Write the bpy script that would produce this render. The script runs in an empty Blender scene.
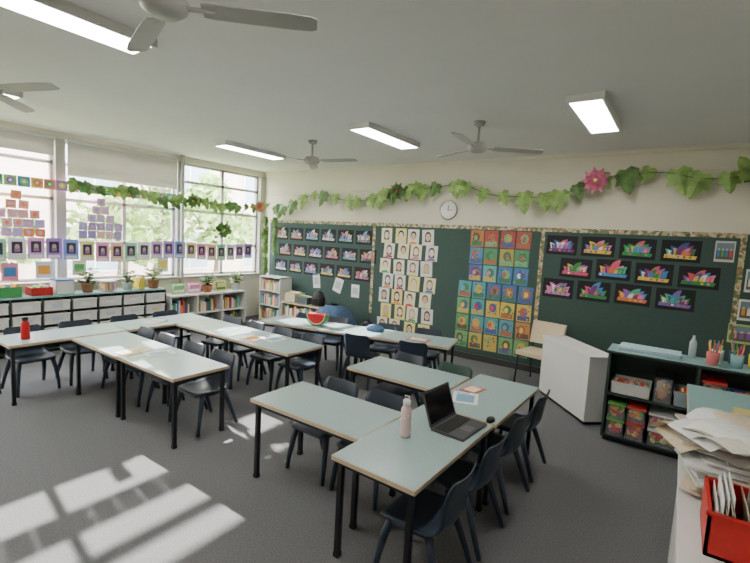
import bpy, math, random
from mathutils import Matrix, Vector
random.seed(7)
S=bpy.context.scene
COL=bpy.context.collection
# ---------------------------------------------------------------- materials
def mat(name,col,rough=.6,metal=0,var=0,scale=20,bump=0,bscale=200,emit=0,trans=0,spec=.4):
    m=bpy.data.materials.new(name); m.use_nodes=True
    nt=m.node_tree; b=nt.nodes['Principled BSDF']
    c=(*col,1)
    b.inputs['Base Color'].default_value=c
    b.inputs['Roughness'].default_value=rough
    b.inputs['Metallic'].default_value=metal
    b.inputs['Specular IOR Level'].default_value=spec
    tc=nt.nodes.new('ShaderNodeTexCoord')
    if var:
        n=nt.nodes.new('ShaderNodeTexNoise'); n.inputs['Scale'].default_value=scale; n.inputs['Detail'].default_value=4
        r=nt.nodes.new('ShaderNodeValToRGB')
        r.color_ramp.elements[0].position=.3; r.color_ramp.elements[1].position=.7
        r.color_ramp.elements[0].color=(*[max(0,x*(1-var)) for x in col],1)
        r.color_ramp.elements[1].color=(*[min(1,x*(1+var)) for x in col],1)
        nt.links.new(tc.outputs['Object'],n.inputs['Vector']); nt.links.new(n.outputs['Fac'],r.inputs['Fac'])
        nt.links.new(r.outputs['Color'],b.inputs['Base Color'])
    if bump:
        n2=nt.nodes.new('ShaderNodeTexNoise'); n2.inputs['Scale'].default_value=bscale
        bp=nt.nodes.new('ShaderNodeBump'); bp.inputs['Strength'].default_value=bump; bp.inputs['Distance'].default_value=.004
        nt.links.new(tc.outputs['Object'],n2.inputs['Vector']); nt.links.new(n2.outputs['Fac'],bp.inputs['Height'])
        nt.links.new(bp.outputs['Normal'],b.inputs['Normal'])
    if emit:
        b.inputs['Emission Color'].default_value=c; b.inputs['Emission Strength'].default_value=emit
    return m
_c={}
def cm(r,g,b,rough=.7):
    k=(r,g,b,rough)
    if k not in _c: _c[k]=mat('paint_%d_%d_%d'%(r,g,b),tuple((x/255)**2.2 for x in k[:3]),rough,var=.06,scale=30)
    return _c[k]
M_carpet=mat('carpet',(.155,.158,.165),.95,var=.22,scale=90,bump=.6,bscale=400,spec=.1)
M_ceil=mat('ceiling_paint',(.78,.77,.755),.9,var=.02,scale=2)
M_wall=mat('wall_cream',(.72,.69,.57),.8,var=.02,scale=3)
M_frame=mat('window_frame_paint',(.45,.45,.43),.5)
M_white=mat('white_laminate',(.78,.78,.76),.4)
M_board=mat('pinboard_green',(.052,.094,.083),.85,var=.1,scale=60,bump=.2)
M_chair=mat('chair_navy_plastic',(.028,.042,.068),.38,bump=.05)
M_chairg=mat('chair_green_plastic',(.035,.085,.07),.42)
M_top=mat('table_laminate',(.33,.45,.455),.26,var=.04,scale=60,spec=.5)
M_edge=mat('table_edge',(.58,.47,.33),.5)
M_leg=mat('table_leg_metal',(.02,.022,.026),.4,metal=.3)
M_black=mat('black_plastic',(.012,.012,.014),.45)
M_card=mat('black_card',(.018,.019,.022),.8)
M_steel=mat('steel',(.5,.5,.5),.3,metal=.9)
M_blade=mat('fan_blade',(.40,.39,.37),.5)
M_leaf=mat('garland_leaf',(.25,.40,.11),.5,var=.35,scale=9)
M_leafd=mat('garland_leaf_dark',(.11,.21,.06),.5,var=.4,scale=9)
M_vine=mat('vine_stem',(.10,.15,.05),.7)
M_pink=mat('lotus_pink',(.62,.17,.28),.5,var=.3,scale=20)
M_lamp=mat('diffuser',(1,.96,.89),.5,emit=32)
M_teal=mat('teal_laminate',(.25,.44,.45),.35)
M_dark=mat('shelf_dark_green',(.035,.055,.053),.5)
M_grass=mat('grass',(.30,.36,.16),.9,var=.3,scale=3)
M_fol=mat('tree_foliage',(.30,.42,.15),.7,var=.5,scale=1.5)
M_bark=mat('bark',(.15,.11,.08),.9,var=.3)
M_brick=mat('render_outside',(.74,.60,.54),.9,var=.12,scale=2)
M_roof=mat('roof_tiles',(.60,.42,.32),.8,var=.2,scale=6)
def mixmat(name,col,rough,kind,fac):
    m=bpy.data.materials.new(name); m.use_nodes=True; nt=m.node_tree; b=nt.nodes['Principled BSDF']
    b.inputs['Base Color'].default_value=(*col,1); b.inputs['Roughness'].default_value=rough
    t=nt.nodes.new(kind); t.inputs[0].default_value=(*col,1) if kind!='ShaderNodeBsdfTransparent' else (1,1,1,1)
    mx=nt.nodes.new('ShaderNodeMixShader'); mx.inputs[0].default_value=fac
    nt.links.new(b.outputs[0],mx.inputs[1]); nt.links.new(t.outputs[0],mx.inputs[2]); nt.links.new(mx.outputs[0],nt.nodes['Material Output'].inputs[0])
    return m
M_blind=mixmat('blind_fabric',(.72,.70,.65),.9,'ShaderNodeBsdfTranslucent',.14)
M_clear=mixmat('clear_plastic',(.8,.82,.85),.2,'ShaderNodeBsdfTransparent',.88)
# border pattern
M_border=bpy.data.materials.new('display_border_pattern'); M_border.use_nodes=True
nt=M_border.node_tree; b=nt.nodes['Principled BSDF']; tc=nt.nodes.new('ShaderNodeTexCoord')
vo=nt.nodes.new('ShaderNodeTexVoronoi'); vo.inputs['Scale'].default_value=26
rp=nt.nodes.new('ShaderNodeValToRGB'); rp.color_ramp.interpolation='CONSTANT'
e=rp.color_ramp.elements; e[0].color=(.48,.38,.20,1); e[1].position=.3; e[1].color=(.16,.20,.08,1)
for p,c in ((.5,(.58,.52,.38,1)),(.7,(.40,.20,.12,1)),(.85,(.08,.09,.07,1))):
    q=e.new(p); q.color=c
nt.links.new(tc.outputs['Object'],vo.inputs['Vector']); nt.links.new(vo.outputs['Color'],rp.inputs['Fac']); nt.links.new(rp.outputs['Color'],b.inputs['Base Color'])
# glass
M_glass=bpy.data.materials.new('window_glass'); M_glass.use_nodes=True
nt=M_glass.node_tree; nt.nodes.remove(nt.nodes['Principled BSDF'])
t=nt.nodes.new('ShaderNodeBsdfTransparent'); g=nt.nodes.new('ShaderNodeBsdfGlossy'); g.inputs['Roughness'].default_value=.02
mx=nt.nodes.new('ShaderNodeMixShader'); mx.inputs[0].default_value=.04
nt.links.new(t.outputs[0],mx.inputs[1]); nt.links.new(g.outputs[0],mx.inputs[2]); nt.links.new(mx.outputs[0],nt.nodes['Material Output'].inputs[0])
# ---------------------------------------------------------------- mesh builder
class MB:
    def __init__(s): s.v=[];s.f=[];s.m=[];s.sm=[];s.mats=[];s.M=Matrix.Identity(4)
    def mi(s,m):
        if m not in s.mats: s.mats.append(m)
        return s.mats.index(m)
    def av(s,p):
        s.v.append(tuple(s.M@Vector(p))); return len(s.v)-1
    def face(s,idx,m,sm=False): s.f.append(tuple(idx)); s.m.append(s.mi(m)); s.sm.append(sm)
    def poly(s,pts,m): s.face([s.av(p) for p in pts],m)
    def box(s,x0,x1,y0,y1,z0,z1,m):
        i=[s.av(p) for p in ((x0,y0,z0),(x1,y0,z0),(x1,y1,z0),(x0,y1,z0),(x0,y0,z1),(x1,y0,z1),(x1,y1,z1),(x0,y1,z1))]
        for q in ((0,3,2,1),(4,5,6,7),(0,1,5,4),(1,2,6,5),(2,3,7,6),(3,0,4,7)): s.face([i[k] for k in q],m)
    def cb(s,c,sz,m): s.box(c[0]-sz[0]/2,c[0]+sz[0]/2,c[1]-sz[1]/2,c[1]+sz[1]/2,c[2]-sz[2]/2,c[2]+sz[2]/2,m)
    def tube(s,pts,rs,m,n=8,cap=True):
        pts=[Vector(p) for p in pts]
        if not hasattr(rs,'__len__'): rs=[rs]*len(pts)
        rings=[]
        for k,p in enumerate(pts):
            d=(pts[min(k+1,len(pts)-1)]-pts[max(k-1,0)]).normalized()
            a=Vector((0,0,1)) if abs(d.z)<.9 else Vector((1,0,0))
            u=d.cross(a).normalized(); w=d.cross(u).normalized()
            rings.append([s.av(p+u*rs[k]*math.cos(2*math.pi*j/n)+w*rs[k]*math.sin(2*math.pi*j/n)) for j in range(n)])
        for a,b in zip(rings,rings[1:]):
            for j in range(n): s.face((a[j],a[(j+1)%n],b[(j+1)%n],b[j]),m,True)
        if cap: s.face(rings[0][::-1],m); s.face(rings[-1],m)
    def lathe(s,c,prof,m,n=24):
        rings=[[s.av((c[0]+r*math.cos(2*math.pi*j/n),c[1]+r*math.sin(2*math.pi*j/n),c[2]+z)) for j in range(n)] for r,z in prof]
        for a,b in zip(rings,rings[1:]):
            for j in range(n): s.face((a[j],a[(j+1)%n],b[(j+1)%n],b[j]),m,True)
        if prof[0][0]>1e-4: s.face(rings[0][::-1],m)
        if prof[-1][0]>1e-4: s.face(rings[-1],m)
    def grid(s,g,m,sm=True):
        I=[[s.av(p) for p in r] for r in g]
        for a,b in zip(I,I[1:]):
            for j in range(len(a)-1): s.face((a[j],a[j+1],b[j+1],b[j]),m,sm)
        return I
    def mesh(s,name):
        me=bpy.data.meshes.new(name); me.from_pydata(s.v,[],s.f)
        for m in s.mats: me.materials.append(m)
        me.polygons.foreach_set('material_index',s.m); me.polygons.foreach_set('use_smooth',s.sm); me.update()
        return me
    def obj(s,name,loc=(0,0,0),rz=0,bev=0): return put(name,s.mesh(name),loc,rz,bev)
def put(name,me,loc=(0,0,0),rz=0,bev=0):
    o=bpy.data.objects.new(name,me); COL.objects.link(o); o.location=loc; o.rotation_euler=(0,0,math.radians(rz))
    if bev:
        md=o.modifiers.new('bevel','BEVEL'); md.width=bev; md.segments=2; md.limit_method='ANGLE'; md.angle_limit=.8
    return o
# ---------------------------------------------------------------- room
XL,XR,YB,YF,HC=-8.1,2.3,7.0,-1.3,3.33
b=MB(); b.box(XL-.2,XR+.1,YF-.1,YB+.15,-.1,0,M_carpet); b.obj('floor')
b=MB(); b.box(XL-.2,XR+.1,YF-.1,YB+.15,HC,HC+.1,M_ceil); b.obj('ceiling')
b=MB(); b.box(XL-.2,XR+.1,YB,YB+.15,0,HC,M_wall); b.obj('wall_back')
b=MB(); b.box(XR,XR+.1,YF,YB,0,HC,M_wall); b.obj('wall_right')
b=MB(); b.box(XL-.2,XR+.1,YF-.1,YF,0,HC,M_wall); b.obj('wall_front')
ZS,ZT=1.0,3.22
posts=[YF+.06,.87,2.89,4.90,6.93]
b=MB(); b.box(XL-.2,XL,YF,YB,0,ZS,M_wall); b.box(XL-.2,XL,YF,YB,ZT,HC,M_wall)
for p in posts: b.box(XL-.2,XL+.03,p-.065,p+.065,ZS,ZT,M_frame)
b.obj('wall_left')
b=MB(); b.box(XL,XL+.09,YF,YB-.03,ZS-.03,ZS,M_frame); b.obj('trim_1',bev=.004)
b=MB(); b.box(XL+.1,XR,YB-.045,YB-.027,0,.1,mat('skirting',(.05,.05,.05),.5)); b.obj('baseboard_back')
b=MB(); b.box(XL+.001,XR,YB-.02,YB,HC-.05,HC,M_wall); b.obj('trim_2')
for i in range(4):
    y0,y1=posts[i]+.065,posts[i+1]-.065; b=MB(); X0,X1=XL-.13,XL-.07
    fr=.045
    b.box(X0,X1,y0,y0+fr,ZS,ZT,M_frame); b.box(X0,X1,y1-fr,y1,ZS,ZT,M_frame)
    b.box(X0,X1,y0,y1,ZS,ZS+fr,M_frame); b.box(X0,X1,y0,y1,ZT-fr,ZT,M_frame)
    ym=(y0+y1)/2; b.box(X0,X1,ym-.03,ym+.03,ZS,ZT,M_frame)
    for z in (1.62,2.30,2.86): b.box(X0,X1,y0,y1,z-.025,z+.025,M_frame)
    b.box(XL-.10,XL-.095,y0,y1,ZS,ZT,M_glass)
    for yy in (y0+.45,ym+.45): b.box(XL-.07,XL-.04,yy-.05,yy+.05,2.31,2.34,M_steel)
    b.obj('window_%d'%(i+1))
for y0,y1,zb in ((-1.1,.78,2.70),(.97,2.80,2.97),(2.98,4.81,2.70)):
    b=MB(); b.box(XL+.045,XL+.048,y0,y1,zb,3.2,M_blind); b.tube([(XL+.06,y0,3.22),(XL+.06,y1,3.22)],.032,M_white,12); b.box(XL+.04,XL+.056,y0,y1,zb-.025,zb,M_white); b.obj('roller_blind')
b=MB(); b.tube([(XL+.09,4.9,.0),(XL+.09,4.9,HC-.0)],.035,M_frame,12)
for z in (.6,1.6,2.6): b.box(XL+.03,XL+.10,4.85,4.95,z,z+.03,M_steel)
b.obj('wall_conduit_pipe')
# pinboard
b=MB(); b.box(-7.85,2.2,YB-.02,YB-.001,.10,2.24,M_board); b.obj('pinboard')
b=MB()
def bd(x0,x1,z0,z1): b.box(x0,x1,YB-.026,YB-.0205,z0,z1,M_border)
bd(-7.85,.62,2.19,2.25); bd(-4.94,-4.88,.5,2.19); bd(-1.80,-1.74,.5,2.19); bd(.56,.62,.95,2.19)
b.obj('display_border')
# ---------------------------------------------------------------- artworks
class Fr:
    def __init__(s,mb,o,U,N): s.b=mb;s.o=Vector(o);s.U=Vector(U);s.N=Vector(N)
    def P(s,x,z,d): return s.o+s.U*x+Vector((0,0,z))+s.N*d
    def poly(s,pts,d,m): s.b.poly([s.P(x,z,d) for x,z in pts],m)
    def rect(s,cx,cz,w,h,d,m,rot=0):
        c,q=math.cos(rot),math.sin(rot)
        s.poly([(cx+x*c-z*q,cz+x*q+z*c) for x,z in ((-w/2,-h/2),(w/2,-h/2),(w/2,h/2),(-w/2,h/2))],d,m)
    def ell(s,cx,cz,rx,rz,d,m,a0=0,a1=360,n=14):
        s.poly([(cx+rx*math.cos(math.radians(a0+(a1-a0)*k/n)),cz+rz*math.sin(math.radians(a0+(a1-a0)*k/n))) for k in range(n if a1-a0==360 else n+1)],d,m)
bright=[cm(225,85,80),cm(235,160,70),cm(235,210,90),cm(90,165,95),cm(70,130,195),cm(140,95,175),cm(225,130,175),cm(110,190,195),cm(235,235,225),cm(190,60,110)]
opal=[cm(235,232,222),cm(140,100,175),cm(75,130,195),cm(215,90,110),cm(85,175,145),cm(225,190,85),cm(220,120,65),cm(65,140,75),cm(210,130,180),cm(60,90,150),cm(120,60,110)]
blues=[cm(215,215,212),cm(140,115,180),cm(90,135,190),cm(190,105,135),cm(115,170,180),cm(210,185,120),cm(200,130,90),cm(90,100,125),cm(70,85,110)]
def opera(f,x,z,w,h,pal):
    rot=random.uniform(-.02,.02)
    f.rect(x,z,w,h,.004,M_card,rot)
    c1=random.choice(pal)
    f.poly([(x-w*.42,z-h*.33),(x+w*.38,z-h*.36),(x+w*.42,z-h*.20),(x-w*.40,z-h*.16)],.0055,c1)
    for k in range(5):
        if random.random()<.8: f.poly([(x-w*.38+k*w*.15,z-h*.31),(x-w*.32+k*w*.15,z-h*.31),(x-w*.32+k*w*.15,z-h*.22),(x-w*.38+k*w*.15,z-h*.22)],.006,random.choice(pal))
    k=0
    base=z-h*.17
    for ox,bw,bh,dr in ((-.40,.24,.30,-1),(-.28,.30,.44,-1),(-.13,.32,.60,1),(.02,.28,.46,1),(.15,.24,.32,1)):
        W=w*bw*random.uniform(.85,1.1); H=h*bh*random.uniform(.8,1.15); xs=x+w*ox
        def arc(s):
            pts=[(0,0)]
            for j in range(8):
                t=j/7; pts.append((W*s*(t**1.6),H*s*math.sin(t*math.pi/2)**.8))
            pts.append((W*s*.86,H*s*.55)); pts.append((W*s*.80,0)); return pts
        for si,s_ in enumerate((1,.74,.48)):
            pts=arc(s_)
            if dr<0: pts=[(W-a,c) for a,c in pts]
            f.poly([(xs+a,base+c) for a,c in pts],.0065+k*.0009+si*.0003,random.choice(pal))
        k+=1
b=MB(); f=Fr(b,(0,YB-.02,0),(1,0,0),(0,-1,0))
for r,z in enumerate((2.0,1.68,1.36)):
    for c in range(4):
        opera(f,(-1.49,-1.27,-1.49)[r]+c*.487,z+random.uniform(-.01,.01),.43,.28,opal)
b.obj('opera_house_artwork')
b=MB(); f=Fr(b,(0,YB-.02,0),(1,0,0),(0,-1,0))
for r,z in enumerate((1.95,1.59,1.23)):
    for c in range(6): opera(f,-7.45+c*.46+(.12 if r==1 else 0)*1,z,.40,.27,blues)
b.obj('opera_house_artwork')
b=MB(); f=Fr(b,(0,YB-.02,0),(1,0,0),(0,-1,0))
papers=[cm(235,232,220),cm(238,228,190),cm(225,225,225),cm(240,235,205),cm(235,222,150)]
hairs=[cm(90,70,60),cm(140,105,75),cm(200,170,110),cm(60,58,58)]
skin=[cm(235,220,200),cm(240,225,208),cm(215,190,165)]
for r in range(7):
    n=4
    for c in range(n):
        x=-4.62+c*.30+(r%2)*.07+random.uniform(-.02,.02); z=2.02-r*.285+random.uniform(-.01,.01)
        rt=random.uniform(-.06,.06)
        f.rect(x,z,.235,.275,.004,random.choice(papers),rt)
        h=random.choice(hairs)
        f.ell(x,z+.025,.062,.080,.0048,h)
        if random.random()<.5: f.rect(x,z-.03,.115,.10,.0046,h)
        f.ell(x,z+.003,.048,.068,.0056,random.choice(skin))
        f.ell(x,z-.13,.085,.045,.0052,random.choice(bright+papers+papers),0,180,10)
        for sx in(-.018,.018): f.ell(x+sx,z+.018,.007,.005,.0062,M_card,n=6)
        f.rect(x,z-.025,.022,.005,.0062,bright[0])
b.obj('portrait_drawings')
b=MB(); f=Fr(b,(0,YB-.02,0),(1,0,0),(0,-1,0))
bgs=[[cm(180,90,80),cm(190,130,80),cm(150,80,110),cm(110,85,130),cm(80,130,110)],[cm(90,150,110),cm(90,140,180),cm(180,165,90)],[cm(80,130,190),cm(100,175,185),cm(105,100,165)],[cm(80,140,190),cm(90,165,175),cm(85,115,165)],[cm(90,165,165),cm(110,170,110),cm(215,190,90)],[cm(90,160,170),cm(200,140,90),cm(100,160,110)],[cm(200,175,90),cm(100,155,170),cm(120,170,110)]]
ins=[cm(110,90,80),cm(80,130,95),cm(200,175,100),cm(180,110,85),cm(90,100,155),cm(130,175,130)]
for r in range(7):
    n=5 if r in(3,4,5,6) else 4
    for c in range(n):
        x=-2.98+(0 if n==5 else .16)+c*.255+random.uniform(-.01,.01); z=2.04-r*.285
        rt=random.uniform(-.04,.04)
        f.rect(x,z,.225,.27,.004,random.choice(bgs[r]),rt)
        f.rect(x,z-.08,.19,.08,.0046,random.choice(ins),rt)
        f.ell(x+random.uniform(-.02,.02),z+.02,.065,.075,.0052,random.choice(ins))
        f.ell(x+random.uniform(-.03,.03),z+.01,.032,.045,.0058,random.choice(ins+bright))
        for k in range(7): f.ell(x+random.uniform(-.09,.09),z+random.uniform(-.1,.11),.013,.016,.0062,random.choice(ins+bgs[r]),n=7)
b.obj('painted_artwork_sheets')
# photo prints and posters on right
b=MB(); f=Fr(b,(0,YB-.02,0),(1,0,0),(0,-1,0))
for x,z,w,h,c in ((.42,2.02,.20,.26,cm(200,200,200)),(.80,2.02,.22,.3,cm(225,225,225)),(1.1,2.0,.25,.3,cm(120,100,90)),(.77,1.68,.24,.28,cm(210,220,225)),(.75,1.32,.26,.26,cm(235,235,230)),(.72,1.02,.34,.24,cm(170,200,120)),(1.1,1.6,.3,.4,cm(230,210,120)),(1.15,1.1,.3,.4,cm(235,235,230))):
    f.rect(x,z,w,h,.004,c)
    # a photo print: sky, wall band and a row of small figures
    f.rect(x,z+h*.22,w*.86,h*.36,.005,cm(120,140,150)); f.rect(x,z-h*.17,w*.86,h*.42,.005,cm(105,100,92))
    for k in range(4):
        px=x+(k-1.5)*w*.2; f.rect(px,z-h*.10,w*.13,h*.30,.0056,random.choice(bright)); f.ell(px,z+h*.10,w*.05,h*.05,.0058,skin[2],n=8)
b.obj('wall_posters')
b=MB(); b.M=Matrix.Translation((-3.38,YB-.001,2.50))@Matrix.Rotation(math.radians(90),4,'X')
b.lathe((0,0,0),[(.16,0),(.165,.03),(.155,.045),(.145,.045),(.143,.03)],M_steel,32); b.lathe((0,0,0),[(.143,.029),(.0,.0291)],M_white,32)
b.cb((.0,.035,.034),(.012,.09,.003),M_black); b.cb((.04,.0,.037),(.1,.010,.003),M_black)
for k in range(12):
    a=k*math.pi/6; b.cb((.122*math.cos(a),.122*math.sin(a),.033),(.012,.012,.003),M_black)
b.obj('wall_clock')
# ---------------------------------------------------------------- garlands
LP=[(0,0),(.22,-.10),(.48,.08),(.40,.28),(.52,.52),(.27,.55),(.20,.82),(0,1.05)]
def leaf(b,p,dirv,nrm,s,m):
    d=Vector(dirv).normalized(); n=Vector(nrm); u=d.cross(n).normalized(); n=u.cross(d).normalized()
    mid=[b.av(Vector(p)+d*s*t+n*s*.07*math.sin(t*3)) for t in (0,.25,.55,.8,1.05)]
    for sg in(1,-1):
        o=[b.av(Vector(p)+d*s*y+u*sg*s*x*.95-n*s*.18*x) for x,y in LP[1:-1]]
        for q in ((mid[0],o[0],o[1],mid[1]),(mid[1],o[1],o[2],mid[1]),(mid[1],o[2],o[3],mid[2]),(mid[2],o[3],o[4],mid[2]),(mid[2],o[4],o[5],mid[3]),(mid[3],o[5],mid[4])):
            qq=[];[qq.append(i) for i in q if i not in qq]
            b.face(qq if sg>0 else qq[::-1],m,False)
def cr(P,n=10):
    P=[Vector(p) for p in P]; P=[P[0]*2-P[1]]+P+[P[-1]*2-P[-2]]; out=[]
    for i in range(1,len(P)-2):
        for k in range(n):
            t=k/n; a,bb,c,d=P[i-1:i+3]
            out.append(.5*((2*bb)+(c-a)*t+(2*a-5*bb+4*c-d)*t*t+(3*bb-a-3*c+d)*t**3))
    out.append(P[-2]); return out
def garland(name,pts,N,size,step,mats,two=.35):
    b=MB(); c=cr(pts,24); b.tube(c,.007,M_vine,6); acc=0; N=Vector(N)
    for p,q in zip(c,c[1:]):
        acc+=(q-p).length
        if acc>=step:
            acc=random.uniform(-.25,.25)*step
            for k in range(2 if random.random()<two else 1):
                t_=(q-p).normalized()
                d=Vector((0,0,-1))+t_*random.uniform(-.7,.7)+N*random.uniform(0,.2)
                if k: d.z=random.uniform(-.2,.4)
                leaf(b,p+N*.03*k+Vector((0,0,.06 if k==0 else .0)),d,N+Vector((random.uniform(-.2,.2),random.uniform(-.2,.2),random.uniform(0,.2))),size*random.uniform(.7,1.15),random.choice(mats))
    return b.obj(name)
def flower(name,c,N,s,m,m2):
    b=MB(); N=Vector(N); U=N.cross(Vector((0,0,1))).normalized(); V=Vector((0,0,1))
    for ring,(n,r,lift) in enumerate(((9,1,.15),(8,.8,.4),(6,.55,.75))):
        for k in range(n):
            a=2*math.pi*k/n+ring*.4; d=(U*math.cos(a)+V*math.sin(a)); w=(-U*math.sin(a)+V*math.cos(a))
            g=[]
            for t in (0,.3,.6,.85,1):
                wd=.36*math.sin(min(1,t+.15)*math.pi*.93)*s*r
                ctr=Vector(c)+d*s*r*t*(1-lift*.4)+N*s*(lift*t*t*.8+.05)
                g.append([ctr-w*wd+N*wd*.3,ctr,ctr+w*wd+N*wd*.3])
            b.grid(g,m)
    b.tube([Vector(c),Vector(c)+N*s*.35],[s*.16,s*.12],m2,8)
    return b.obj(name)
gp=[(-7.75,6.78,2.50),(-7.2,6.8,2.50),(-6.7,6.82,2.72),(-6.1,6.82,2.78),(-5.5,6.82,2.66),(-4.9,6.82,2.68),(-4.3,6.82,2.82),(-3.7,6.82,2.86),(-3.1,6.82,2.90),(-2.6,6.82,2.74),(-2.1,6.82,2.70),(-1.6,6.82,2.70),(-1.2,6.82,2.87),(-.85,6.82,2.97),(-.3,6.82,2.99),(.1,6.82,2.90),(.6,6.82,2.92),(1.2,6.82,3.0),(1.8,6.85,3.05)]
garland('leaf_garland',gp,(0,-1,0),.30,.27,[M_leaf,M_leaf,M_leaf,M_leafd],.15)
gp2=[(-7.88,2.9,2.58),(-7.88,3.4,2.48),(-7.88,3.9,2.55),(-7.88,4.5,2.42),(-7.88,5.2,2.5),(-7.88,5.8,2.42),(-7.86,6.6,2.5),(-7.78,6.75,2.5)]
garland('leaf_garland',gp2,(1,0,0),.22,.16,[M_leaf,M_leafd],.4)
garland('hanging_ivy',[(-7.72,6.72,2.30),(-7.70,6.70,2.1),(-7.72,6.72,1.7),(-7.70,6.72,1.25),(-7.72,6.74,1.08)],(.6,-.8,0),.17,.07,[M_leafd,M_leafd,M_leaf])
garland('hanging_ivy',[(-7.50,6.80,2.30),(-7.48,6.80,2.1),(-7.50,6.80,1.75),(-7.48,6.80,1.5)],(.6,-.8,0),.15,.08,[M_leafd])
flower('lotus_flower',(-1.08,6.74,2.90),(0,-1,0),.19,M_pink,cm(240,220,120))
flower('lotus_flower',(-4.28,6.74,2.80),(0,-1,0),.18,M_leafd,cm(200,80,90))
flower('lotus_flower',(-7.82,4.98,2.47),(1,0,0),.15,M_leafd,cm(220,140,120))
flower('lotus_flower',(-7.72,6.55,2.50),(1,-.4,0),.15,cm(200,150,120),cm(220,80,90))
b=MB(); b.tube([(-7.95,6.9,2.78),(-4,6.88,2.86),(-.2,6.88,3.0),(2.29,6.9,3.14)],.003,M_white,4); b.obj('hanging_string')
# window sheets
b=MB(); f=Fr(b,(XL+.12,0,0),(0,1,0),(1,0,0))
cols=[cm(175,130,220),cm(245,150,200),cm(235,235,245),cm(130,150,230),cm(250,190,170),cm(215,160,235),cm(245,225,150),cm(160,215,190)]
y=.9;k=0
while y<6.6:
    z=1.50+.03*math.sin(y*3)
    f.rect(y,z,.212,.32,.0,cols[(k*3)%8]); f.rect(y,z+.02,.13,.17,.002,cm(62,60,78)); f.ell(y,z+.03,.03,.04,.003,cm(190,170,160)); f.rect(y,z-.02,.07,.05,.0035,cm(150,110,160)); f.rect(y,z-.12,.16,.045,.002,cm(235,235,235))
    y+=.232;k+=1
b.tube([(XL+.115,.8,1.66),(XL+.115,6.7,1.67)],.003,M_white,4)
b.obj('photo_bunting')
b=MB(); f=Fr(b,(XL+.14,0,0),(0,1,0),(1,0,0))
for yc,pal,sp in ((2.30,[cm(250,140,95),cm(250,160,120),cm(250,180,170),cm(240,180,215),cm(205,175,240)],(1,2,4,5,5)),(3.42,[cm(250,190,195),cm(240,180,220),cm(220,185,240),cm(190,170,235),cm(175,150,225)],(1,2,3,5,5))):
    for r in range(5):
        n=sp[r]
        for c in range(n):
            yy=yc+(c-(n-1)/2)*.135+random.uniform(-.01,.01); zz=2.30-r*.135
            f.rect(yy,zz,.124,.124,.0015*r,random.choice([pal[r],pal[r],pal[(r+1)%5],cm(250,225,140) if r<2 else pal[r]]),random.uniform(-.06,.06)); f.ell(yy,zz,.03,.03,.0015*r+.001,random.choice(pal),n=8)
b.tube([(XL+.138,1.0,2.42),(XL+.138,4.6,2.42)],.003,M_white,4)
b.obj('paper_square_collage')
b=MB(); f=Fr(b,(XL+.13,0,0),(0,1,0),(1,0,0))
bc=[cm(90,170,120),cm(150,200,110),cm(80,150,190),cm(235,200,90),cm(235,130,110),cm(150,120,200),cm(240,160,200)]
for k in range(24):
    y=.95+k*.16
    f.rect(y,2.50,.155,.15,0,bc[k%7]); f.ell(y,2.50,.05,.05,.002,bc[(k*3+2)%7]); f.ell(y,2.50,.022,.022,.003,cm(240,240,230),n=8)
b.obj('paper_banner')
b=MB(); f=Fr(b,(XL+.12,0,0),(0,1,0),(1,0,0))
for y,z,w,h,c in ((2.62,1.2,.22,.26,cm(215,225,240)),(3.1,1.22,.2,.24,cm(235,230,215)),(4.5,1.24,.2,.26,cm(225,235,225)),(1.9,1.2,.3,.22,cm(240,225,140)),(2.2,1.18,.2,.26,cm(225,140,170))):
    f.rect(y,z,w,h,0,c); f.rect(y,z,w*.7,h*.5,.002,random.choice(bright))
b.obj('window_notices')
# ---------------------------------------------------------------- lights & fans
b=MB(); b.box(-.16,.16,-.63,.63,.02,.065,M_white); b.box(-.135,.135,-.6,.6,0,.02,M_lamp)
b.box(-.16,-.135,-.63,.63,.0,.02,M_white); b.box(.135,.16,-.63,.63,0,.02,M_white); b.box(-.16,.16,-.63,-.6,0,.02,M_white); b.box(-.16,.16,.6,.63,0,.02,M_white)
lm=b.mesh('ceiling_light')
for x in (-6.10,-3.38,-.85):
    for y in (1.20,4.97): put('ceiling_light',lm,(x-(.12 if y<2 else 0),y,HC-.065))
b=MB(); b.lathe((0,0,0),[(.0,.30),(.07,.30),(.06,.26),(.02,.24)],M_blade,20); b.tube([(0,0,.05),(0,0,.28)],.014,M_blade,10)
b.lathe((0,0,0),[(.0,-.045),(.07,-.04),(.11,-.01),(.115,.03),(.09,.06),(.02,.075)],M_blade,24)
for k in range(3):
    a=math.radians(k*120); R=Matrix.Rotation(a,4,'Z'); b.M=R
    b.box(.10,.24,-.02,.02,0,.008,M_blade)
    g0=[];g1=[]
    for x,w in ((.18,.045),(.22,.055),(.40,.06),(.62,.062),(.72,.055),(.75,.035)):
        g0.append([(x,-w,.012),(x,w,-.008)])
        g1.append([(x,-w,.018),(x,w,-.002)])
    A=b.grid(g0,M_blade,False); B=b.grid(g1,M_blade,False)
    for i in range(5):
        for e in (0,1): b.face((A[i][e],A[i+1][e],B[i+1][e],B[i][e]),M_blade)
    b.face((A[0][0],A[0][1],B[0][1],B[0][0]),M_blade); b.face((A[-1][0],A[-1][1],B[-1][1],B[-1][0]),M_blade)
b.M=Matrix.Identity(4); fm=b.mesh('ceiling_fan')
for x,y,r in ((-2.22,1.25,43),(-4.98,1.25,20),(-4.63,4.88,10),(-2.04,4.86,35)): put('ceiling_fan',fm,(x,y,HC-.30),r)
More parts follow.
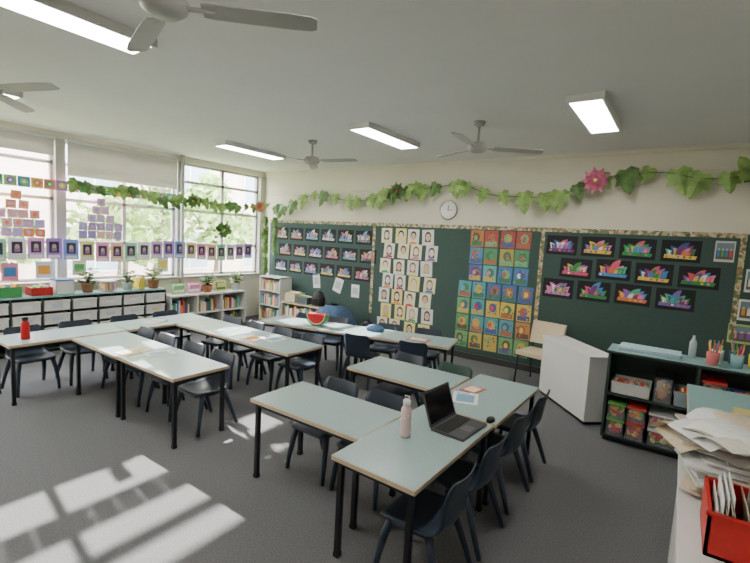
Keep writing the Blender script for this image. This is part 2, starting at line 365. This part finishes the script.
# ---------------------------------------------------------------- tables
TH=.65
def table(L,W=.58):
    b=MB(); b.box(-L/2,L/2,-W/2,W/2,TH-.028,TH-.0015,M_edge); b.box(-L/2+.005,L/2-.005,-W/2+.005,W/2-.005,TH-.002,TH,M_top)
    x,y=L/2-.045,W/2-.045
    for sx in(-1,1):
        for sy in(-1,1):
            b.box(sx*x-.016,sx*x+.016,sy*y-.016,sy*y+.016,.02,TH-.028,M_leg); b.box(sx*x-.019,sx*x+.019,sy*y-.019,sy*y+.019,0,.03,M_black)
        b.box(sx*x-.012,sx*x+.012,-y,y,TH-.065,TH-.028,M_leg)
    for sy in(-1,1): b.box(-x,x,sy*y-.012,sy*y+.012,TH-.065,TH-.028,M_leg)
    return b.mesh('classroom_table')
T1=table(1.11); T2=table(1.07); T3=table(1.01); T4=table(1.42); T5=table(1.19)
tab=lambda m,x,y,r: put('classroom_table',m,(x,y,0),r)
tab(T1,-1.30,2.50,89); tab(T1,-1.27,3.63,89)
tab(T2,-2.13,2.51,0); tab(T2,-2.12,3.71,0)
tab(T3,-3.99,2.35,0); tab(T3,-5.01,2.35,0)
tab(T2,-3.93,3.61,0); tab(T2,-5.01,3.61,0)
tab(T5,-5.85,2.10,90); tab(T5,-5.85,3.30,90)
tab(T4,-4.41,4.72,13.7); tab(T4,-3.02,5.06,13.7)
# ---------------------------------------------------------------- chairs
def chair(mt):
    b=MB()
    prof=[(.205,.362,.31,0),(.19,.385,.36,.004),(.10,.388,.39,.008),(0,.378,.40,.014),(-.10,.374,.40,.02),(-.165,.392,.385,.028),(-.198,.45,.355,.03),(-.208,.53,.36,.03),(-.222,.61,.375,.03),(-.238,.675,.36,.026),(-.246,.70,.30,.022)]
    c=cr([(p[0],p[1],p[2]) for p in prof],3); cu=cr([(p[3],0,0) for p in prof],3)
    n=len(c); top=[];bot=[]
    for i,p in enumerate(c):
        q=c[min(i+1,n-1)]-c[max(i-1,0)]; ty,tz=q.x,q.y; l=math.hypot(ty,tz); ny,nz=(tz/l,-ty/l)
        r1=[];r2=[]
        for k in range(11):
            t=-1+2*k/10; x=t*p.z/2; h=cu[i].x*t*t
            r1.append((x,p.x+ny*h,p.y+nz*h)); r2.append((x,p.x+ny*(h-.010),p.y+nz*(h-.010)))
        top.append(r1);bot.append(r2)
    A=b.grid(top,mt);B=b.grid([r[::-1] for r in bot],mt)
    for i in range(n-1):
        b.face((A[i][0],A[i+1][0],B[i+1][10],B[i][10]),mt,True); b.face((A[i][10],B[i][0],B[i+1][0],A[i+1][10]),mt,True)
    for k in range(10):
        b.face((A[0][k],B[0][10-k],B[0][9-k],A[0][k+1]),mt,True); b.face((A[-1][k],A[-1][k+1],B[-1][9-k],B[-1][10-k]),mt,True)
    for s in(-1,1):
        b.tube([(s*.155,.135,.378),(s*.180,.165,.26),(s*.195,.195,.10),(s*.20,.205,0)],[.026,.024,.019,.017],mt,8)
        b.tube([(s*.155,-.10,.372),(s*.180,-.145,.25),(s*.197,-.20,.10),(s*.205,-.235,0)],[.026,.024,.019,.017],mt,8)
        b.tube([(s*.160,.15,.362),(s*.165,.02,.358),(s*.160,-.12,.362)],.015,mt,8)
    return b.mesh('school_chair')
C=chair(M_chair); CG=chair(M_chairg)
def ch(x,y,r,m=None): put('school_chair',m or C,(x,y,0),r+random.uniform(-5,5))
for y in (2.20,2.73,3.32,3.88): ch(-1.08,y,90)
ch(-2.33,2.72,180); ch(-1.85,2.72,180)
ch(-2.35,3.92,180); ch(-1.80,3.92,180,CG)
for x in (-3.78,-4.28,-4.85,-5.30): ch(x,2.57,180)
for x in (-3.70,-4.22,-4.78,-5.27): ch(x,3.83,180)
for y in (1.84,2.37,2.98,3.56): ch(-6.04,y,-90)
n=Vector((-.237,.971)); 
for k,(mx,my,side) in enumerate(((-3.45,4.94,-1),(-2.75,5.14,-1),(-4.7,4.65,1),(-4.15,4.79,1),(-3.35,4.99,1),(-2.75,5.13,1))):
    o=.23 if side>0 else .24
    ch(mx+n.x*o*side,my+n.y*o*side,193.7 if side>0 else 13.7)
# cream chair
b=MB(); cr_=mat('cream_vinyl',(.66,.56,.38),.5)
b.box(-.23,.23,-.22,.22,.42,.48,cr_); 
g=[]
for z,yy in ((.55,-.22),(.62,-.235),(.75,-.26),(.86,-.275)): g.append([(x,yy-.04*(1-(x/.24)**2),z) for x in (-.24,-.16,-.08,0,.08,.16,.24)])
A=b.grid(g,cr_); B=b.grid([[(p[0],p[1]-.03,p[2]) for p in r] for r in g],cr_)
for i in range(3):
    for e in(0,6): b.face((A[i][e],A[i+1][e],B[i+1][e],B[i][e]),cr_)
for k in range(6):
    for e in(0,3): b.face((A[e][k],A[e][k+1],B[e][k+1],B[e][k]),cr_)
for s in(-1,1):
    b.tube([(s*.2,.18,.42),(s*.21,.22,0)],.012,M_leg,8); b.tube([(s*.2,-.30,.75),(s*.2,-.24,.5),(s*.2,-.2,.4),(s*.21,-.26,0)],.012,M_leg,8); b.tube([(s*.2,-.2,.4),(s*.2,.18,.41)],.012,M_leg,8)
b.obj('upholstered_chair',(-1.55,6.40,0),168,bev=.012)
# ---------------------------------------------------------------- small table objects
b=MB(); b.lathe((0,0,0),[(.0,0),(.034,0),(.036,.01),(.036,.17),(.033,.19),(.022,.21),(.022,.215)],mat('bottle_pink',(.75,.55,.55),.4),24); b.lathe((0,0,0),[(.025,.212),(.026,.245),(.02,.25),(0,.25)],M_white,20); b.tube([(-.018,0,.24),(-.016,0,.275),(.016,0,.275),(.018,0,.24)],.004,M_white,6)
for k in range(9): b.cb((.036*math.cos(k*.7),.036*math.sin(k*.7),.03+k*.015),(.008,.008,.01),cm(235,235,240))
b.obj('water_bottle',(-1.40,2.47,TH))
b=MB(); lap=mat('laptop_grey',(.08,.082,.09),.4,metal=.3); key=mat('key',(.03,.03,.03),.5)
b.box(-.13,.12,-.18,.18,0,.018,lap); b.box(-.11,.0,-.165,.165,.018,.020,M_black)
for r in range(4):
    for c in range(12): b.box(-.105+r*.026,-.105+r*.026+.021,-.16+c*.027,-.16+c*.027+.022,.020,.0225,key)
b.box(.02,.10,-.05,.05,.018,.019,mat('touchpad',(.12,.12,.13),.3))
b.M=Matrix.Translation((-.13,0,.016))@Matrix.Rotation(math.radians(-20),4,'Y')
b.box(-.008,0,-.18,.18,0,.245,lap); b.box(0,.0015,-.165,.165,.02,.23,mat('laptop_screen',(.008,.009,.012),.12)); 
b.M=Matrix.Identity(4); b.obj('laptop',(-1.165,2.83,TH),-4,bev=.002)
b=MB(); b.M=Matrix.Diagonal((.03,.05,.03,1)); b.lathe((0,0,0),[(1,0),(1,.3),(.9,.7),(.6,.95),(0,1.05)],M_black,18); b.obj('computer_mouse',(-1.045,3.11,TH))
def booklet(x,y,r,w,h,c1,c2,z=TH):
    b=MB(); b.box(-w/2,w/2,-h/2,h/2,0,.006,c1); b.box(-w*.35,w*.35,-h*.35,h*.3,.006,.007,c2)
    b.box(-w*.35,w*.1,h*.36,h*.42,.006,.007,c2); b.obj('booklet',(x,y,z),r)
booklet(-1.38,3.42,20,.21,.28,cm(225,228,230),cm(120,160,190)); booklet(-1.42,3.68,-10,.15,.2,cm(200,110,100),cm(230,220,200))
booklet(-4.55,2.25,10,.2,.28,cm(235,220,190),cm(220,200,150)); booklet(-4.3,2.4,-15,.2,.28,cm(235,235,235),cm(180,200,210)); booklet(-4.2,3.5,15,.21,.28,cm(240,240,240),cm(210,150,80)); booklet(-4.0,3.68,-5,.2,.25,cm(230,230,230),cm(120,160,170))
booklet(-4.8,3.6,25,.2,.25,cm(190,210,190),cm(120,160,170)); booklet(-5.85,3.2,25,.2,.25,cm(230,230,220),cm(180,160,170))
booklet(-2.75,5.05,13,.3,.2,cm(160,110,110),cm(210,200,180))
b=MB(); b.lathe((0,0,0),[(0,0),(.04,0),(.042,.02),(.04,.17),(.025,.20),(.024,.21)],cm(190,35,40,.4),20); b.lathe((0,0,0),[(.028,.205),(.028,.24),(0,.245)],M_black,16); b.obj('water_bottle',(-5.80,1.72,TH))
# watermelon slice cushion
b=MB(); R=.17
def semi(r,yy): return [(r*math.cos(math.pi*k/16),yy,r*(1-math.sin(math.pi*k/16))) for k in range(17)]
for ra,rb,m in ((R,R*.90,cm(40,110,50)),(R*.90,R*.82,cm(220,230,170)),(R*.82,.0001,cm(215,45,55))):
    for yy,sg in ((-.05,1),(.05,-1)):
        A=[(ra*math.cos(math.pi*k/16),yy,R-ra*math.sin(math.pi*k/16)) for k in range(17)]; B=[(rb*math.cos(math.pi*k/16),yy,R-rb*math.sin(math.pi*k/16)) for k in range(17)]
        b.grid([A,B],m)
A=semi(R,-.05);B=semi(R,.05); b.grid([A,B],cm(40,110,50)); b.box(-R*.82,R*.82,-.05,.05,R-.001,R,cm(215,45,55))
for k in range(7): b.cb((-.1+k*.033,-.052,.10+.02*((k%2)*1.5)),(.008,.004,.014),M_black)
b.obj('watermelon_cushion',(-4.25,4.72,TH),13)
def bag(name,x,y,z,w,d,h,m,r=0):
    b=MB(); g=[]
    for t in range(9):
        tt=t/8; k=math.sin(min(1,.25+tt*.9)*math.pi*.85+.2)*.5+.55; k=min(1,k)
        if t==8:k=.25
        g.append([(w/2*k*(abs(math.cos(a))**.6)*math.copysign(1,math.cos(a)),d/2*k*(abs(math.sin(a))**.6)*math.copysign(1,math.sin(a)),h*tt) for a in [2*math.pi*j/20+.01 for j in range(21)]])
    b.grid(g,m); b.tube([(-w*.12,0,h*.95),(-w*.1,0,h*1.1),(w*.1,0,h*1.1),(w*.12,0,h*.95)],.008,m,6)
    b.box(-w*.3,w*.3,-d*.56,-d*.40,h*.12,h*.5,m)
    return b.obj(name,(x,y,z),r)
M_denim=mat('denim_blue',(.07,.13,.24),.9,var=.3,scale=30)
bag('pencil_case',-3.45,5.05,TH,.26,.12,.09,M_denim,13)
# ---------------------------------------------------------------- containers helper
def bin_(b,x0,x1,y0,y1,z0,h,m,content=None,t=.006,lid=None,nc=22):
    b.box(x0,x1,y0,y1,z0,z0+t,m); b.box(x0,x0+t,y0,y1,z0,z0+h,m); b.box(x1-t,x1,y0,y1,z0,z0+h,m); b.box(x0,x1,y0,y0+t,z0,z0+h,m); b.box(x0,x1,y1-t,y1,z0,z0+h,m)
    b.box(x0-.006,x1+.006,y0-.006,y0+.004,z0+h-.012,z0+h,m)
    if content:
        for k in range(nc):
            s=random.uniform(.025,.040)
            cx=random.uniform(x0+s+t,x1-s-t);cy=random.uniform(y0+s+t,y0+.11);cz=random.uniform(z0+s+t,z0+h*.95-s) if lid else random.uniform(z0+h*.5,z0+h*1.05)
            b.lathe((cx,cy,cz),[(0,-s),(s*.7,-s*.7),(s,0),(s*.7,s*.7),(0,s)],random.choice(content),8)
    if lid: b.box(x0-.008,x1+.008,y0-.008,y1+.008,z0+h,z0+h+.018,lid)
# open shelf unit right
b=MB(); x0,x1,y0,y1=-.52,1.0,5.0,5.38
for x in (x0,.22,x1-.025): b.box(x,x+.025,y0,y1,.05,.93,M_dark)
for z in (.05,.49): b.box(x0,x1,y0,y1,z,z+.022,M_dark)
b.box(x0,x1,y1-.01,y1,.05,.93,M_dark); b.box(x0-.015,x1+.015,y0-.02,y1+.01,.925,.95,M_teal); b.box(x0-.017,x1+.017,y0-.024,y0-.02,.925,.95,M_dark)
b.box(x0+.02,x1-.02,y0+.03,y1-.02,0,.05,M_black)
b.obj('open_shelf_unit',bev=.002)
fruit=[cm(240,60,60),cm(255,190,50),cm(100,200,70),cm(215,80,140),cm(255,140,50),cm(250,235,170)]; grey=[cm(190,170,150),cm(225,205,180),cm(120,150,190),cm(220,140,80),cm(220,90,90)]
for x,z,w,h,m,c,l in ((-.47,.513,.34,.12,M_white,grey,None),(-.10,.513,.14,.24,M_clear,grey,M_black),(.06,.513,.14,.14,cm(150,165,175),fruit,None),
  (-.475,.073,.15,.15,M_clear,fruit,cm(110,190,90)),(-.30,.073,.15,.15,M_clear,fruit,cm(220,70,60)),(-.475,.250,.15,.14,M_clear,fruit,cm(110,190,90)),(-.30,.250,.15,.14,M_clear,fruit,cm(220,70,60)),
  (-.11,.073,.32,.14,M_clear,fruit,cm(220,225,225)),(-.11,.242,.32,.13,M_clear,fruit+grey,cm(220,225,225)),
  (.27,.513,.17,.28,M_clear,fruit,cm(220,60,50)),(.48,.513,.2,.20,cm(90,150,210),fruit,None),(.72,.513,.2,.2,M_white,fruit,None),(.27,.073,.3,.2,cm(80,150,160),fruit,None),(.6,.073,.33,.2,M_clear,fruit,M_white)):
    b=MB(); bin_(b,x,x+w,y0+.02,y1-.04,z,h,m,c,lid=l,nc=int(w*h*1700)); b.obj('storage_bin')
b=MB()
for k in range(14): 
    b.M=Matrix.Translation((-.18,5.19,.951+k*.003))@Matrix.Rotation(random.uniform(-.06,.06),4,'Z'); b.box(-.26,.26,-.13,.13,0,.003,random.choice([cm(170,205,215),cm(220,230,235),cm(150,190,205)]))
b.M=Matrix.Identity(4); b.obj('paper_stack')
b=MB(); b.lathe((0,0,0),[(0,0),(.032,0),(.032,.15),(.018,.18),(.012,.2),(.012,.22),(0,.22)],mat('bottle_clear_grey',(.55,.62,.65),.2),16); b.obj('spray_bottle',(.17,5.30,.95))
for x,y,c in ((.36,5.25,cm(235,235,235)),(.50,5.15,cm(150,190,200)),(.64,5.28,cm(230,200,80)),(.82,5.2,cm(210,90,60)),(.50,5.32,cm(70,90,120)),(.32,5.10,cm(220,120,120))):
    b=MB(); b.lathe((0,0,0),[(0,0),(.045,0),(.05,.12),(.046,.12),(.042,.01),(0,.008)],c,18)
    for k in range(11):
        a=random.uniform(0,6.28); r=.03; b.tube([(r*.4*math.cos(a),r*.4*math.sin(a),.012),(r*1.4*math.cos(a),r*1.4*math.sin(a),random.uniform(.16,.24))],.004,random.choice(bright),6)
    b.obj('pencil_cup',(x,y,.95))
# angled white cupboard (its plain back panel faces the room)
b=MB(); b.box(-.53,.53,0,.32,.04,.76,M_white); b.box(-.54,.54,-.008,.33,.76,.785,M_white); b.box(-.5,.5,.02,.30,0,.04,M_black)
for s in(-1,1): b.box(s*.265-.255,s*.265+.255,.32,.328,.06,.745,M_white)
for s in(-.03,.03): b.tube([(s,.345,.4),(s,.345,.5)],.005,M_steel,8)
an=math.degrees(math.atan2(-.82,.71))
b.obj('white_cupboard',(-1.07,5.67,0),an,bev=.003)
# right counter cabinets
b=MB(); b.box(.12,.78,1.55,3.25,.0,.82,M_white); b.box(.09,.80,1.53,3.26,.82,.85,M_white)
for k in range(3): b.box(.112,.12,1.58+k*.56,2.10+k*.56,.05,.80,M_white)
b.obj('white_cabinet',bev=.003)
b=MB(); b.box(.14,.78,3.30,4.60,.80,.85,M_edge); b.box(.145,.775,3.305,4.595,.85,.852,M_teal)
for x in(.18,.74):
    for y in (3.35,4.55): b.box(x-.02,x+.02,y-.02,y+.02,0,.80,M_leg)
b.box(.2,.74,4.52,4.55,.3,.8,M_white); b.box(.17,.19,3.36,4.54,.70,.8,M_leg)
b.obj('teacher_desk')
red=cm(200,45,42,.4)
b=MB(); bin_(b,.17,.60,1.98,2.30,.851,.17,red,t=.012)
for k in range(26):
    b.M=Matrix.Translation((.20+k*.0145,2.14,.865))@Matrix.Rotation(random.uniform(-.30,.12)*(1 if 3<k<24 else 0),4,'Y')
    h=random.uniform(.15,.22); b.box(-.0015,.0015,-.13,.13,0.005,h,random.choice([cm(235,235,230),cm(235,228,210),cm(240,240,240),cm(215,200,178)]))
b.M=Matrix.Identity(4); b.obj('red_document_box')
b=MB(); z=.851
pc=[cm(238,238,235),cm(240,236,225),cm(242,242,242),cm(220,205,180),cm(235,235,235),cm(185,178,172),cm(225,205,190),cm(238,238,238)]
while z<1.11:
    h=random.choice((.003,.005,.008,.012)); b.M=Matrix.Translation((.36+random.uniform(-.08,.05),2.62+random.uniform(-.05,.05),z))@Matrix.Rotation(random.uniform(-.35,.35),4,'Z')
    w=random.choice((.30,.34,.38)); b.box(-w/2,w/2,-.19,.19,0,h-.0008,random.choice(pc)); z+=h
for k in range(30):
    # loose sheets and folded papers sliding off the pile towards the room, each curved
    px,py=.24+random.uniform(-.12,.22),2.56+random.uniform(-.16,.2)
    b.M=Matrix.Translation((px,py,z-.02+k*.0028-(.03 if px<.22 else 0)))@Matrix.Rotation(random.uniform(-1,1),4,'Z')
    cv=random.uniform(.02,.09); g=[]
    for i in range(7):
        t=-1+i/3; g.append([(t*.11,-.15,-cv*t*t*.8*(1 if t<0 else .2)),(t*.11,.15,-cv*t*t*(1 if t<0 else .2)+random.uniform(0,.002))])
    b.grid(g,random.choice(pc))
b.M=Matrix.Identity(4); b.obj('paper_pile')
for yy,c in ((3.02,cm(235,235,235)),(3.13,cm(190,90,85))):
    b=MB(); b.box(.3,.55,yy-.035,yy+.035,.851,.858,c); b.box(.3,.306,yy-.035,yy+.035,.851,.97,c); b.box(.544,.55,yy-.035,yy+.035,.851,1.12,c)
    for s in(-.035,.035): b.poly([(.3,yy+s,.97),(.3,yy+s,.851),(.55,yy+s,.851),(.55,yy+s,1.12)],c)
    for k in range(5): b.box(.315,.53,yy-.028+k*.011,yy-.022+k*.011,.858,1.10+random.uniform(-.02,.03),random.choice(papers))
    b.obj('magazine_holder')
# ---------------------------------------------------------------- window side shelving with trays
b=MB(); X0,X1=XL+.02,-7.60; ya,yb=.95,4.35
b.box(X0,X1,ya,yb,.82,.845,M_teal); b.box(X0,X0+.012,ya,yb,.04,.82,M_dark); b.box(X0,X1,ya,yb,.04,.06,M_dark)
N=9
for k in range(N+1):
    y=ya+(yb-ya-.02)*k/N; b.box(X0,X1,y,y+.02,.0,.82,M_dark)
b.obj('tray_storage_shelf')
b=MB()
for k in range(N):
    y=ya+(yb-ya-.02)*k/N+.035; w=(yb-ya)/N-.05
    for r,z in enumerate((.62,.42,.22)):
        b.box(X0+.05,X1+.012,y,y+w,z,z+.15,M_white); b.box(X1+.012,X1+.022,y-.004,y+w+.004,z+.13,z+.158,M_white); b.box(X1+.012,X1+.014,y+w*.3,y+w*.7,z+.05,z+.10,random.choice([cm(225,210,150),cm(200,210,225),cm(240,240,240)]))
        b.box(X0+.02,X1,y-.014,y+w+.014,z-.010,z-.001,M_dark)
b.obj('storage_trays')
zt=.846
def pot(name,x,y,z,s,m=M_leafd,n=26,pc=cm(190,120,90)):
    b=MB(); b.lathe((0,0,0),[(0,0),(s*.28,0),(s*.36,s*.5),(s*.38,s*.5),(s*.38,s*.56),(s*.32,s*.56),(s*.30,s*.45),(0,s*.45)],pc,18)
    for k in range(n):
        a=random.uniform(0,6.28);r=random.uniform(.1,.4)*s; h=s*random.uniform(.6,1.5); p=Vector((r*math.cos(a),r*math.sin(a),h)); b.tube([(0,0,s*.45),p*.6+Vector((0,0,s*.3)),p],.003,M_vine,4)
        leaf(b,p,(math.cos(a),math.sin(a),random.uniform(-.5,.4)),(math.cos(a)*.2,math.sin(a)*.2,1),s*.34,m)
    return b.obj(name,(x,y,z))
pot('potted_plant',-7.76,3.13,zt,.25,n=40); pot('potted_plant',-7.76,4.2,zt,.26,M_leaf,40); pot('potted_plant',-7.76,3.75,zt,.22,M_leafd,36,M_white)
pot('potted_plant',-7.80,5.33,.691,.26,M_leafd,44); pot('potted_plant',-7.80,6.02,.691,.26,M_leaf,44,M_white)
def sbox(x0,x1,y0,y1,z,h,m,lid=None,name='storage_box'):
    b=MB(); bin_(b,x0,x1,y0,y1,z,h,m,None,lid=lid)
    for k in range(6):
        yy=y0+.02+(y1-y0-.04)*k/6; b.box(x0+.02,x1-.02,yy,yy+.012,z+.006,z+h-.01+(0 if lid else random.uniform(0,.05)),random.choice(papers+bright))
    b.obj(name)
sbox(-7.95,-7.68,1.55,1.85,zt,.16,cm(60,130,80)); sbox(-7.95,-7.68,1.95,2.25,zt,.14,cm(70,150,90)); sbox(-7.93,-7.66,2.36,2.62,zt,.12,cm(190,50,50)); sbox(-7.95,-7.7,2.68,2.92,zt,.2,M_white,cm(100,130,190)); sbox(-7.95,-7.7,3.36,3.55,zt,.15,M_clear,M_white)
sbox(-7.95,-7.7,1.1,1.45,zt,.2,cm(60,90,160)); sbox(-7.95,-7.7,3.93,4.02,zt,.2,cm(230,200,70))
# second low bench under window 3
b=MB(); b.box(XL+.02,-7.62,4.45,6.15,.66,.69,M_white)
for y in (4.45,5.0,5.56,6.13): b.box(XL+.02,-7.62,y,y+.02,0,.66,M_white)
b.box(XL+.02,-7.62,4.45,6.15,.30,.32,M_white); b.box(XL+.02,XL+.03,4.45,6.15,0,.66,M_white); b.obj('low_bench_shelf')
def booksrow(b,x0,y0,z,n,axis,hmax=.26,dep=.18):
    p=0
    for k in range(n):
        t=random.uniform(.012,.035);h=random.uniform(.6,1)*hmax;m=random.choice(bright+papers+[cm(70,90,120),cm(120,80,70)])
        if axis=='y': b.box(x0,x0+dep,y0+p,y0+p+t,z,z+h,m)
        else: b.box(x0+p,x0+p+t,y0,y0+dep,z,z+h,m)
        p+=t+.002
b=MB(); 
for y in (4.49,5.04,5.60): booksrow(b,-7.9,y,.321,15,'y'); booksrow(b,-7.9,y,.0,15,'y')
b.obj('shelf_books')
for x,y,c,c2 in ((-7.8,4.72,cm(150,200,140),cm(235,235,235)),(-7.8,5.05,cm(230,150,190),cm(240,240,240)),(-7.8,5.66,cm(235,225,150),cm(90,150,90))):
    b=MB(); b.M=Matrix.Rotation(math.radians(-18),4,'Y'); b.box(0,.006,-.14,.14,0,.22,c); b.box(.006,.007,-.11,.11,.03,.19,c2); b.M=Matrix.Rotation(math.radians(20),4,'Y'); b.box(-.05,-.044,-.1,.1,0.015,.16,c); b.M=Matrix.Identity(4); b.obj('display_card',(x,y,.69))
# corner bookcase
b=MB(); x0,x1,y0,y1=-7.60,-6.95,6.50,6.85; HB=1.0
b.box(x0,x0+.02,y0,y1,0,HB,M_white); b.box(x1-.02,x1,y0,y1,0,HB,M_white); b.box(x0,x1,y1-.01,y1,0,HB,M_white)
for z in (.04,.36,.68,HB-.02): b.box(x0,x1,y0,y1,z,z+.02,M_white)
for z in (.06,.38,.70): booksrow(b,x0+.03,y0+.03,z,22,'x',.25,.22)
b.obj('bookcase',bev=.002)
b=MB(); x0,x1,y0,y1=-6.85,-5.75,6.45,6.85
b.box(x0,x1,y0,y1,.5,.53,M_edge); b.box(x0,x0+.02,y0,y1,0,.5,M_edge); b.box(x1-.02,x1,y0,y1,0,.5,M_edge); b.box(x0,x1,y0,y1,.22,.24,M_edge); b.box(x0,x1,y1-.01,y1,0,.5,M_edge)
booksrow(b,x0+.03,y0+.05,.24,36,'x',.24,.22); booksrow(b,x0+.03,y0+.05,.0,36,'x',.2,.22); b.obj('low_bookshelf')
sbox(-6.8,-6.5,6.5,6.8,.531,.18,cm(200,190,160)); sbox(-6.44,-6.15,6.5,6.8,.531,.14,cm(90,95,100)); bag('backpack',-5.97,6.64,.53,.28,.2,.3,M_black,10)
b=MB(); f=Fr(b,(0,YB-.02,0),(1,0,0),(0,-1,0))
for x,z,w,h,r in ((-6.35,.98,.2,.3,.1),(-5.75,.95,.22,.3,-.3),(-5.3,.88,.2,.26,0)): f.rect(x,z,w,h,.004,cm(230,230,230),r); f.rect(x,z,w*.7,h*.5,.005,cm(190,195,200),r)
b.obj('paper_notices')
bag('bean_bag',-5.30,6.35,0,.80,.72,.66,M_denim,0)
bag('school_bag',-4.68,6.6,0,.32,.25,.42,M_black,0); bag('school_bag',-4.30,6.62,0,.3,.22,.38,cm(100,70,100),-5)
b=MB()
for k in range(60):
    v=Vector((random.gauss(0,1),random.gauss(0,1),random.gauss(0,1))).normalized(); leaf(b,v*.05,v,v.cross(Vector((.3,.5,.7))),.12,M_leafd)
b.tube([(0,0,0),(0,0,.30)],.002,M_black,4); b.obj('hanging_planter',(-7.84,5.72,1.95))
# ---------------------------------------------------------------- outside
b=MB(); b.box(-60,XL-.21,-40,50,-.6,-.5,M_grass); b.obj('lawn')
def tree(x,y,h,r,nl):
    b=MB(); b.tube([(0,0,-.5),(.1,.05,h*.35),(0,.1,h*.7)],[.16,.12,.06],M_bark,8)
    for k in range(6):
        a=k*1.05; b.tube([(0,.05,h*.35+k*.1),(r*.4*math.cos(a),r*.4*math.sin(a),h*.6),(r*.7*math.cos(a),r*.7*math.sin(a),h*.75)],[.06,.04,.02],M_bark,6)
    cl=[(Vector((random.uniform(-1,1)*r*.7,random.uniform(-1,1)*r*.7,h*random.uniform(.4,.92))),random.uniform(.35,.6)*r) for _ in range(9)]
    for k in range(nl):
        c,cr2=random.choice(cl); p=c+Vector((random.gauss(0,1),random.gauss(0,1),random.gauss(0,1))).normalized()*cr2*random.uniform(.4,1)
        u=Vector((random.gauss(0,1),random.gauss(0,1),random.gauss(0,1))).normalized(); w=u.orthogonal().normalized(); s=random.uniform(.10,.20)
        b.poly([p-u*s,p+w*s*.5,p+u*s,p-w*s*.5],M_fol)
    b.obj('tree',(x,y,0))
for x,y,h,r,nl in ((-12,5.6,3.2,1.1,900),(-13,9.2,3.6,1.3,1200),(-12.5,1.2,2.9,1.0,500),(-12,13,3.6,1.3,900),(-13,3.2,2.2,.9,500),(-13.5,7.4,5.2,1.0,500)): tree(x,y,h,r,nl)
# two storey neighbour with windows; unseen eaves shaped to block low sun
b=MB(); b.box(-22,-15,-12,34,-.5,5.45,M_brick); b.box(-22.4,-14.7,-12.4,34.4,5.45,5.6,M_white)
b.poly([(-14.7,-12.4,5.6),(-14.7,34.4,5.6),(-18.5,32,6.9),(-18.5,-10,6.9)],M_roof); b.poly([(-22.4,-12.4,5.6),(-22.4,34.4,5.6),(-18.5,32,6.9),(-18.5,-10,6.9)],M_roof)
for k in range(14):
    for z in (.5,3.1):
        y=-10.5+k*3.2; b.box(-15.0,-14.95,y-.06,y+1.56,z-.06,z+1.36,M_white); b.box(-14.96,-14.94,y,y+.72,z,z+1.3,cm(150,165,180,.2)); b.box(-14.96,-14.94,y+.78,y+1.5,z,z+1.3,cm(150,165,180,.2))
b.obj('neighbouring_building')
# ---------------------------------------------------------------- lights
w=bpy.data.worlds.new('World'); S.world=w; w.use_nodes=True
bg=w.node_tree.nodes['Background']; bg.inputs[0].default_value=(.92,.95,1,1); bg.inputs[1].default_value=25
sd=bpy.data.lights.new('sun','SUN'); sd.energy=42; sd.angle=.008; sd.color=(1,.95,.88)
so=bpy.data.objects.new('sun',sd); COL.objects.link(so); so.rotation_euler=Vector((1,-.15,-.51)).to_track_quat('-Z','Y').to_euler(); so.location=(-20,3,12)
# ---------------------------------------------------------------- camera
cd=bpy.data.cameras.new('camera'); cam=bpy.data.objects.new('camera',cd); COL.objects.link(cam)
cd.sensor_width=36; cd.lens=440/750*36; cd.clip_start=.05; cd.clip_end=200
r=Vector((.8179,.5728,.0537)).normalized(); fw=Vector((-.5667,.8183,-.0975)); fw=(fw-r*fw.dot(r)).normalized(); up=r.cross(fw)
Mx=Matrix(((r.x,up.x,-fw.x,0),(r.y,up.y,-fw.y,0),(r.z,up.z,-fw.z,1.95),(0,0,0,1)))
cam.matrix_world=Mx
S.camera=cam
